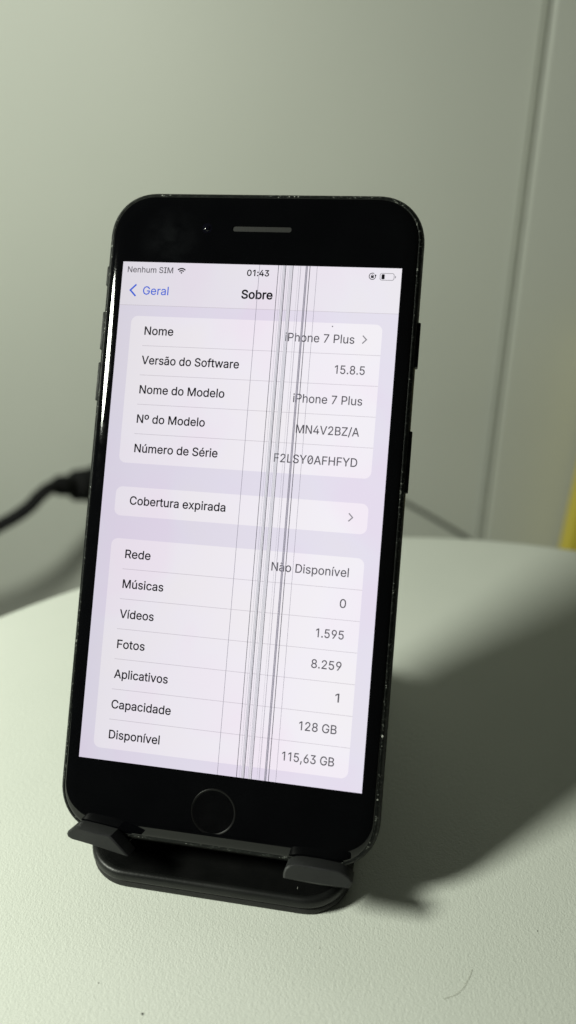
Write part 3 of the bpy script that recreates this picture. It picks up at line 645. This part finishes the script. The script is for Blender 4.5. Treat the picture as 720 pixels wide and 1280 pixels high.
    'ã': '389|182 -9 160 -9 136 -9 114 -4 94 5 75 14 59 27 48 45 36 62 30 83 30 108 30 130 35 147 43 161 52 175 63 185 78 193 92 201 108 207 125 211 143 215 160 218 178 220 201 223 219 225 234 227 248 228 258 231 265 235 272 239 276 245 276 255 276 255 276 256 276 257 276 272 273 286 267 297 261 308 252 316 240 322 228 328 213 331 196 331 178 331 162 328 149 322 136 317 126 309 118 301 110 292 104 283 100 274 80 280 61 285 41 291 50 314 62 332 79 346 95 360 113 369 133 375 153 381 173 384 194 384 208 384 223 383 239 379 255 376 271 370 286 360 301 351 313 338 322 320 332 303 337 280 337 251 337 168 337 84 337 0 317 0 297 0 277 0 277 17 277 35 277 52 275 52 274 52 272 52 268 43 261 34 252 25 243 15 230 7 215 1 200 -5|155 45 170 45 193 45 212 50 228 59 243 68 255 79 263 93 271 107 276 122 276 138 276 155 276 173 276 190 273 187 268 184 259 182 251 180 242 178 231 176 221 174 210 172 200 171 190 170 182 169 175 168 161 166 147 163 134 159 121 154 111 148 103 139 96 131 92 119 92 105 92 92 95 81 102 72 109 63 118 57 130 52 142 48|251 446 234 446 225 446 217 448 209 450 201 453 193 457 186 460 179 464 172 467 166 470 160 473 155 475 151 475 145 475 141 472 138 466 135 460 133 454 133 448 119 448 104 448 90 448 91 468 96 485 104 498 113 512 127 518 145 518 154 518 162 517 170 514 177 511 184 508 191 504 197 500 204 497 210 494 216 491 222 490 227 490 233 490 237 492 240 496 243 500 245 507 247 517 260 517 274 517 288 517 287 496 282 479 273 466 264 453',
    'é': '404|238 -8 212 -8 175 -8 143 0 117 16 90 33 70 56 56 85 41 114 34 148 34 187 34 226 41 260 55 290 69 319 89 343 115 359 141 376 171 384 205 384 226 384 246 381 266 374 285 367 303 356 319 341 335 326 348 306 357 282 366 258 371 228 371 194 371 186 371 178 371 169 272 169 174 169 75 169 75 187 75 204 75 221 163 221 250 221 338 221 329 215 319 208 310 202 310 227 306 249 298 269 290 288 278 303 263 314 247 325 228 330 205 330 182 330 163 325 146 313 130 302 118 288 109 270 100 251 96 232 96 211 96 200 96 189 96 178 96 150 101 126 110 106 120 87 134 72 151 61 168 51 189 46 212 46 228 46 241 48 254 53 266 57 277 64 285 73 294 82 301 93 306 105 325 101 345 96 365 91 359 71 349 54 335 39 321 24 303 13 283 4 262 -4|194 429 177 429 193 462 209 496 225 529 247 529 270 529 293 529 271 496 249 462 227 429 210 429',
    'í': '167|73 0 53 0 53 126 53 253 53 379 73 379 93 379 114 379 114 253 114 126 114 0 93 0|73 429 57 429 73 462 89 496 104 529 127 529 150 529 173 529 151 496 129 462 107 429 90 429',
    'ú': '410|211 -5 182 -5 157 -5 134 0 115 11 95 21 80 37 69 59 58 80 53 107 53 139 53 219 53 299 53 379 73 379 93 379 114 379 114 301 114 222 114 144 114 114 121 91 137 75 152 58 173 50 200 50 218 50 235 54 249 62 264 70 275 81 283 97 292 112 296 131 296 153 296 228 296 304 296 379 316 379 337 379 357 379 357 253 357 126 357 0 337 0 318 0 298 0 298 31 298 61 298 92 301 92 304 92 307 92 295 57 279 32 257 17 235 2|195 429 178 429 194 462 210 496 226 529 248 529 271 529 294 529 272 496 250 462 228 429 211 429',
    ' ': '188',
}

def glyph(ch):
    parts = GLYPHS[ch].split('|')
    sps = []
    for p in parts[1:]:
        v = [int(q) for q in p.split()]
        sps.append([v[i:i + 6] for i in range(0, len(v), 6)])
    return int(parts[0]), sps

def text(name, s, x0, x1, base, cap, mat, bold=0.0, z=0.05):
    """lettering between screen x0 and x1 (points) on a baseline, capital height cap"""
    pen, lo, hi = 0, 1e9, -1e9
    placed = []
    for ch in s:
        adv, sps = glyph(ch)
        for sp in sps:
            q = [[c + (pen if k % 2 == 0 else 0) for k, c in enumerate(p)] for p in sp]
            lo = min(lo, min(p[2] for p in q)); hi = max(hi, max(p[2] for p in q))
            placed.append(q)
        pen += adv
    kx = (x1 - x0) / (hi - lo)
    ky = cap / 509.0
    verts, faces = [], []
    loops = []
    for q in placed:
        pts = []
        for i, p in enumerate(q):
            n = q[(i + 1) % len(q)]
            P0, P1, P2, P3 = Vector(p[2:4]), Vector(p[4:6]), Vector(n[0:2]), Vector(n[2:4])
            d = (P3 - P0)
            bend = max(abs(d.cross(P1 - P0)), abs(d.cross(P2 - P0))) / max(1.0, d.length)
            k = 4 if bend > 2 else 1
            for j in range(k):
                t = j / k; u = 1 - t
                c = P0 * u ** 3 + P1 * 3 * u * u * t + P2 * 3 * u * t * t + P3 * t ** 3
                c = Vector(((c.x - lo) * kx, c.y * ky))
                if not pts or (c - pts[-1]).length > 1e-4:
                    pts.append(c)
        if (pts[0] - pts[-1]).length < 1e-4: pts.pop()
        loops.append(pts)
    def area(l): return sum(l[i - 1].cross(l[i]) for i in range(len(l))) / 2
    sgn = -1 if area(max(loops, key=lambda l: abs(area(l)))) > 0 else 1
    for i, l in enumerate(loops):             # a heavier weight pushes the outline out
        o = []
        for j, p in enumerate(l):
            d0 = (p - l[j - 1]).normalized(); d1 = (l[(j + 1) % len(l)] - p).normalized()
            n = Vector((-d0.y, d0.x)) + Vector((-d1.y, d1.x))
            n = n.normalized() if n.length > 1e-6 else Vector((-d1.y, d1.x))
            o.append(p + n * sgn * bold / max(0.5, n.dot(Vector((-d1.y, d1.x)))))
        loops[i] = o
    cv, ce = [], []
    for l in loops:
        b0 = len(cv)
        cv += l
        ce += [(b0 + j, b0 + (j + 1) % len(l)) for j in range(len(l))]
    vo, eo, fo, _, _, _ = geometry.delaunay_2d_cdt(cv, ce, [], 1, 1e-5)
    def inside(p):                            # winding rule: counters stay open, overlaps stay filled
        c = 0
        for l in loops:
            for j in range(len(l)):
                a, b = l[j - 1], l[j]
                if (a.y > p.y) != (b.y > p.y) and p.x < (b.x - a.x) * (p.y - a.y) / (b.y - a.y) + a.x:
                    c += 1 if b.y > a.y else -1
        return c != 0
    fo = [f for f in fo if inside((vo[f[0]] + vo[f[1]] + vo[f[2]]) / 3)]
    me = bpy.data.meshes.new(name)
    me.from_pydata([tuple(Vector((sx(x0 + v.x), sy(base - v.y), ZS + z)) * MM) for v in vo], [], [tuple(f) for f in fo])
    me.materials.clear()
    me.materials.append(mat)
    o = bpy.data.objects.new(name, me)
    COL.objects.link(o)
    o.parent = screen
    return o

text('carrier_text', 'Nenhum SIM', 8.2, 78.3, 15.9, 8.6, SC_VAL, 0.13)
text('clock_text', '01:43', 190.8, 223.1, 16.5, 8.8, SC_TEXT, 0.3)
text('back_text', 'Geral', 34.8, 73.9, 49.0, 12.2, SC_BLUE, 0.12)
text('title_text', 'Sobre', 185.3, 230.7, 50.1, 12.4, SC_BOLD, 0.52)
rows = [('Nome', 42.8, 86.7, 109.2), ('Versão do Software', 42.4, 189.8, 153.2), ('Nome do Modelo', 43.0, 171.8, 197.1), ('Nº do Modelo', 43.0, 146.3, 240.9), ('Número de Série', 43.2, 169.1, 284.6),
        ('Cobertura expirada', 43.3, 187.6, 362.2), ('Rede', 43.6, 81.9, 441.0), ('Músicas', 43.6, 105.3, 484.9), ('Vídeos', 43.3, 94.7, 528.8), ('Fotos', 43.4, 85.0, 572.9), ('Aplicativos', 42.9, 123.9, 616.3), ('Capacidade', 42.8, 132.3, 660.4), ('Disponível', 43.0, 119.4, 704.0)]
for s, a, b, y in rows:
    text('row_title_text', s, a, b, y, 12.1, SC_TEXT, 0.28)
vals = [('iPhone 7 Plus', 254.7, 354.5, 110.2), ('15.8.5', 330.0, 372.6, 154.2), ('iPhone 7 Plus', 273.5, 372.4, 198.0), ('MN4V2BZ/A', 281.3, 371.6, 242.2), ('F2LSY0AFHFYD', 252.7, 372.1, 285.4),
        ('Não Disponível', 262.1, 372.3, 440.7), ('0', 363.3, 371.9, 484.2), ('1.595', 333.0, 372.2, 528.2), ('8.259', 330.0, 372.2, 571.6), ('1', 367.2, 372.5, 615.6), ('128 GB', 319.7, 372.5, 659.7), ('115,63 GB', 299.1, 372.5, 704.3)]
for s, a, b, y in vals:
    text('row_value_text', s, a, b, y, 12.1, SC_VAL, 0.15)

flat('row_value_text', stroke([(302.9, 282.9), (307.7, 275.7)], 1.3), ZS + 0.054, SC_VAL, screen)      # the zero is slashed

# status icons and chevrons
def icon(name, polys, mat, z=0.05): return flat(name, polys, ZS + z, mat, screen)
wifi = []
for r0, r1 in ((8.9, 7.0), (5.7, 3.9), (2.4, 0.0)):
    arc = [math.radians(45 + 90 * i / 10) for i in range(11)]
    for a, b in zip(arc, arc[1:]):
        q = [(91.4 + r * math.cos(t), 16.4 - r * math.sin(t)) for r, t in ((r0, a), (r0, b), (r1, b), (r1, a))]
        wifi.append(q if r1 else q[:3])
icon('wifi_icon', wifi, SC_TEXT)
icon('back_chevron', stroke([(23.6, 34.2), (14.8, 43.0), (23.6, 51.8)], 2.4), SC_BLUE)
icon('row_chevron', stroke([(366.0, 98.0), (371.6, 103.7), (366.0, 109.4)], 1.7), SC_CHEV)
icon('row_chevron', stroke([(366.0, 351.2), (371.6, 356.9), (366.0, 362.6)], 1.7), SC_CHEV)
def arcpts(cx, cy, r, a0, a1, n=20): return [(cx + r * math.cos(math.radians(a0 + (a1 - a0) * i / n)), cy + r * math.sin(math.radians(a0 + (a1 - a0) * i / n))) for i in range(n + 1)]
lock = stroke(arcpts(373, 12.3, 4.6, -25, 300, 24), 1.0)
lock += [rect(371.0, 375.0, 11.6, 14.8)] + stroke(arcpts(373, 11.6, 1.35, 180, 360, 8), 0.8)
lock += [[(375.6, 9.6), (379.0, 10.4), (377.0, 12.6)]]
icon('rotation_lock_icon', lock, SC_TEXT)
bo = rrect(20.6, 10.6, 3.0, 6, 393.8, 12.6)
bi = rrect(19.0, 9.0, 2.3, 6, 393.8, 12.6)
bat = [[bo[i], bo[(i + 1) % len(bo)], bi[(i + 1) % len(bi)], bi[i]] for i in range(len(bo))]
bat.append(rect(405.0, 406.2, 11.0, 14.2))
icon('battery_outline', bat, SC_CHEV)
icon('battery_level', [rrect(4.4, 7.2, 1.2, 4, 388.2, 12.6)], SC_BOLD)
icon('dead_pixel_spot', [circle(1.1, 10, 321.8, 86.5)], SC_CHEV)

# vertical fault lines of the damaged panel
for x, w in ((245.2, 3.6), (255.6, 4.4)):
    icon('fault_band', [rect(x - w / 2, x + w / 2, 0, 736)], SC_BAND, 0.045)
for x, w, mt in ((208.5, 0.65, SC_LN2), (236.4, 0.8, SC_LN1), (240.6, 0.35, SC_LN3), (243.4, 0.55, SC_LN3), (245.4, 0.8, SC_LN3), (247.2, 1.0, SC_LN1),
                 (250.6, 0.3, SC_LN3), (253.2, 0.5, SC_LN3), (255.0, 0.5, SC_LN3), (256.4, 0.35, SC_LN3), (257.9, 0.85, SC_LN1), (266.0, 0.3, SC_LN3),
                 (269.1, 0.6, SC_LN2), (276.9, 1.2, SC_LN2), (278.6, 1.5, SC_LN2), (282.5, 0.95, SC_LN1), (293.0, 0.5, SC_LN2)):
    icon('fault_line', [rect(x - w / 2, x + w / 2, 0, 736)], mt, 0.06)

# ---------------------------------------------------------------- the stand
stand = empty('phone_stand', (0, 0.03, 0))
tag(stand, 'low black plastic folding stand with two front hooks holding the phone', 'phone stand')
OFF = (0, -30.0)
def base_loop(inset, z):
    pts = rrect(66.2 - 2 * inset, 92 - 2 * inset, 11.5 - inset * 0.8, 12, OFF[0], -9.0 + 46 + OFF[1], 2.0)
    return (pts, z)
bm = bmesh.new()
loft(bm, [base_loop(i, z) for i, z in ((0.5, 2.45), (0.08, 2.7), (0.0, 3.1), (0.05, 4.0), (0.25, 4.6), (0.7, 5.0), (1.2, 5.1), (1.5, 4.95), (1.9, 4.8))])
base = finish('base_plate', bm, M_STAND, stand, angle=60, wn=True)
bm = bmesh.new()
loft(bm, [base_loop(i, z) for i, z in ((1.62, 4.3), (1.62, 4.86), (2.0, 4.92))])
finish('top_inlay', bm, M_STANDG, base, wn=True)
bm = bmesh.new()
loft(bm, [base_loop(i, z) for i, z in ((0.9, 0.0), (0.35, 0.25), (0.15, 0.8), (0.2, 1.8), (0.6, 2.25), (1.2, 2.4))])
finish('rubber_foot', bm, M_RUBBER, base, angle=60)

def lean(bm):
    """phone-frame mm (x, along face, out of face; zero on the face centre) to the stand's frame"""
    for v in bm.verts:
        x, y, z = v.co / MM
        w = Vector((x, 0, H_B)) + YD * (y + CY) + ZD * (z + PT)
        v.co = (w - Vector((0, 30, 0))) * MM

bm = bmesh.new()
pl = rrect(66, 96, 9, 10, 0, -CY + 48 - 2.5)
loft(bm, [(pl, -11.6), (pl, -8.2)])
lean(bm)
finish('back_plate', bm, M_STAND, stand)
bm = bmesh.new()
box(bm, -18, 18, -2.5, 2.5, 0, 1, 0)
for v in bm.verts:
    t = v.co.z / MM
    lo = Vector((0, 78 - 30, 7.5)); hi = (Vector((0, 0, H_B)) + YD * 52 + ZD * (PT - 15.0)) - Vector((0, 30, 0))
    c = lo.lerp(hi, t)
    v.co = (c + Vector((v.co.x / MM, v.co.y / MM, 0))) * MM
finish('support_arm', bm, M_STAND, stand)
bm = bmesh.new()
tube(bm, [Vector((-17, 78 - 30, 7.6)), Vector((17, 78 - 30, 7.6))], 2.6, 20)
finish('hinge', bm, M_STAND, stand)

# hooks: a lip in front of the phone's chin, a ledge under it
def hook(outline, mid):
    """outline: lip front seen square on, in phone-frame mm; mid: x of the mould crease"""
    b = bmesh.new()
    zf, zb = 4.9, 0.1
    crease = lambda x, k: k if abs(x - mid) < 0.3 else 0
    front = [b.verts.new(Vector((x, y, zf + crease(x, 0.35))) * MM) for x, y in outline]
    rear = [b.verts.new(Vector((x, y, zb)) * MM) for x, y in outline]
    c = Vector((sum(p[0] for p in outline) / len(outline), sum(p[1] for p in outline) / len(outline), 0))
    fr = []
    for x, y in outline:
        d = (c - Vector((x, y, 0))).normalized() * 0.45
        fr.append(b.verts.new(Vector((x + d.x, y + d.y * 0.8, zf + 0.35 + crease(x, 0.3))) * MM))
    bridge(b, rear, front)
    bridge(b, front, fr)
    b.faces.new(fr)
    b.faces.new(rear)
    xs = [p[0] for p in outline]
    box(b, min(xs) + 2.2, max(xs) - 2.2, -CY - 0.8, -CY - 0.15, -9.5, 1.0, 0.2, 2)
    lean(b)
    return finish('hook', b, M_HOOK, stand, angle=30)

def mirror(o): return [(-x, y) for x, y in o]
hook([(18.3, -80.0), (18.3, -78.9), (18.6, -77.9), (19.3, -77.2), (20.4, -76.8), (21.8, -76.6), (25.9, -76.6), (30.8, -76.9), (32.2, -77.4), (33.4, -78.1), (33.9, -78.7), (33.7, -79.5), (33.3, -80.2), (25.9, -80.2)], 25.9)
hook(mirror([(18.0, -80.4), (20.4, -78.4), (22.8, -76.5), (26.3, -76.1), (30.6, -75.7), (31.7, -75.7), (32.6, -76.1), (33.2, -76.7), (33.4, -77.4), (33.1, -78.0), (32.2, -78.4), (26.3, -79.0)]), -26.3)

bm = bmesh.new()
box(bm, 20.62, 20.72, -5.8 - 30, -5.2 - 30, 4.88, 4.96)
finish('dust_fleck', bm, M_FLECK, base, smooth=False)

# ---------------------------------------------------------------- dust on the table
m = NT('dark_dust')
m.set(Base_Color=m.ramp(m.noise(900), [(0.3, (0.02, 0.018, 0.015)), (0.7, (0.05, 0.045, 0.04))]), Roughness=0.8)
M_DUST = m.mat
def crumb(x, y, s, label):
    b = bmesh.new()
    bmesh.ops.create_icosphere(b, subdivisions=1, radius=s * MM)
    for v in b.verts:
        v.co = Vector((v.co.x * random.uniform(0.7, 1.5), v.co.y * random.uniform(0.7, 1.3), max(-0.2 * s * MM, v.co.z * 0.6)))
    o = finish('crumb', b, M_DUST, smooth=False)
    o.location = (x * MM, y * MM, 0.25 * s * MM)
    tag(o, label, 'crumb', 'dust crumbs on the table')
crumb(-7.4, -36.4, 0.24, 'dark crumb on the white table nearest the bottom edge of the picture')
crumb(-19.0, -31.8, 0.13, 'tiny crumb on the white table in front of the stand, farthest left')
crumb(76.3, -3.7, 0.14, 'tiny dark crumb on the white table just right of the shadow')
crumb(27.5, -16.0, 0.11, 'tiny crumb on the white table just in front of the right hook')
bm = bmesh.new()
tube(bm, spline_pts([(55.0, -22.7, 0.12), (57.6, -21.4, 0.14), (59.4, -19.4, 0.18), (60.6, -17.0, 0.14), (61.2, -15.3, 0.12)], 6), 0.03, 6)
m = NT('pale_brown_hair')
m.set(Base_Color=m.ramp(m.noise(400), [(0.3, (0.36, 0.36, 0.28)), (0.7, (0.44, 0.43, 0.34))]), Roughness=0.5)
tag(finish('hair', bm, m.mat), 'short curved hair lying on the white table right of the stand', 'hair')
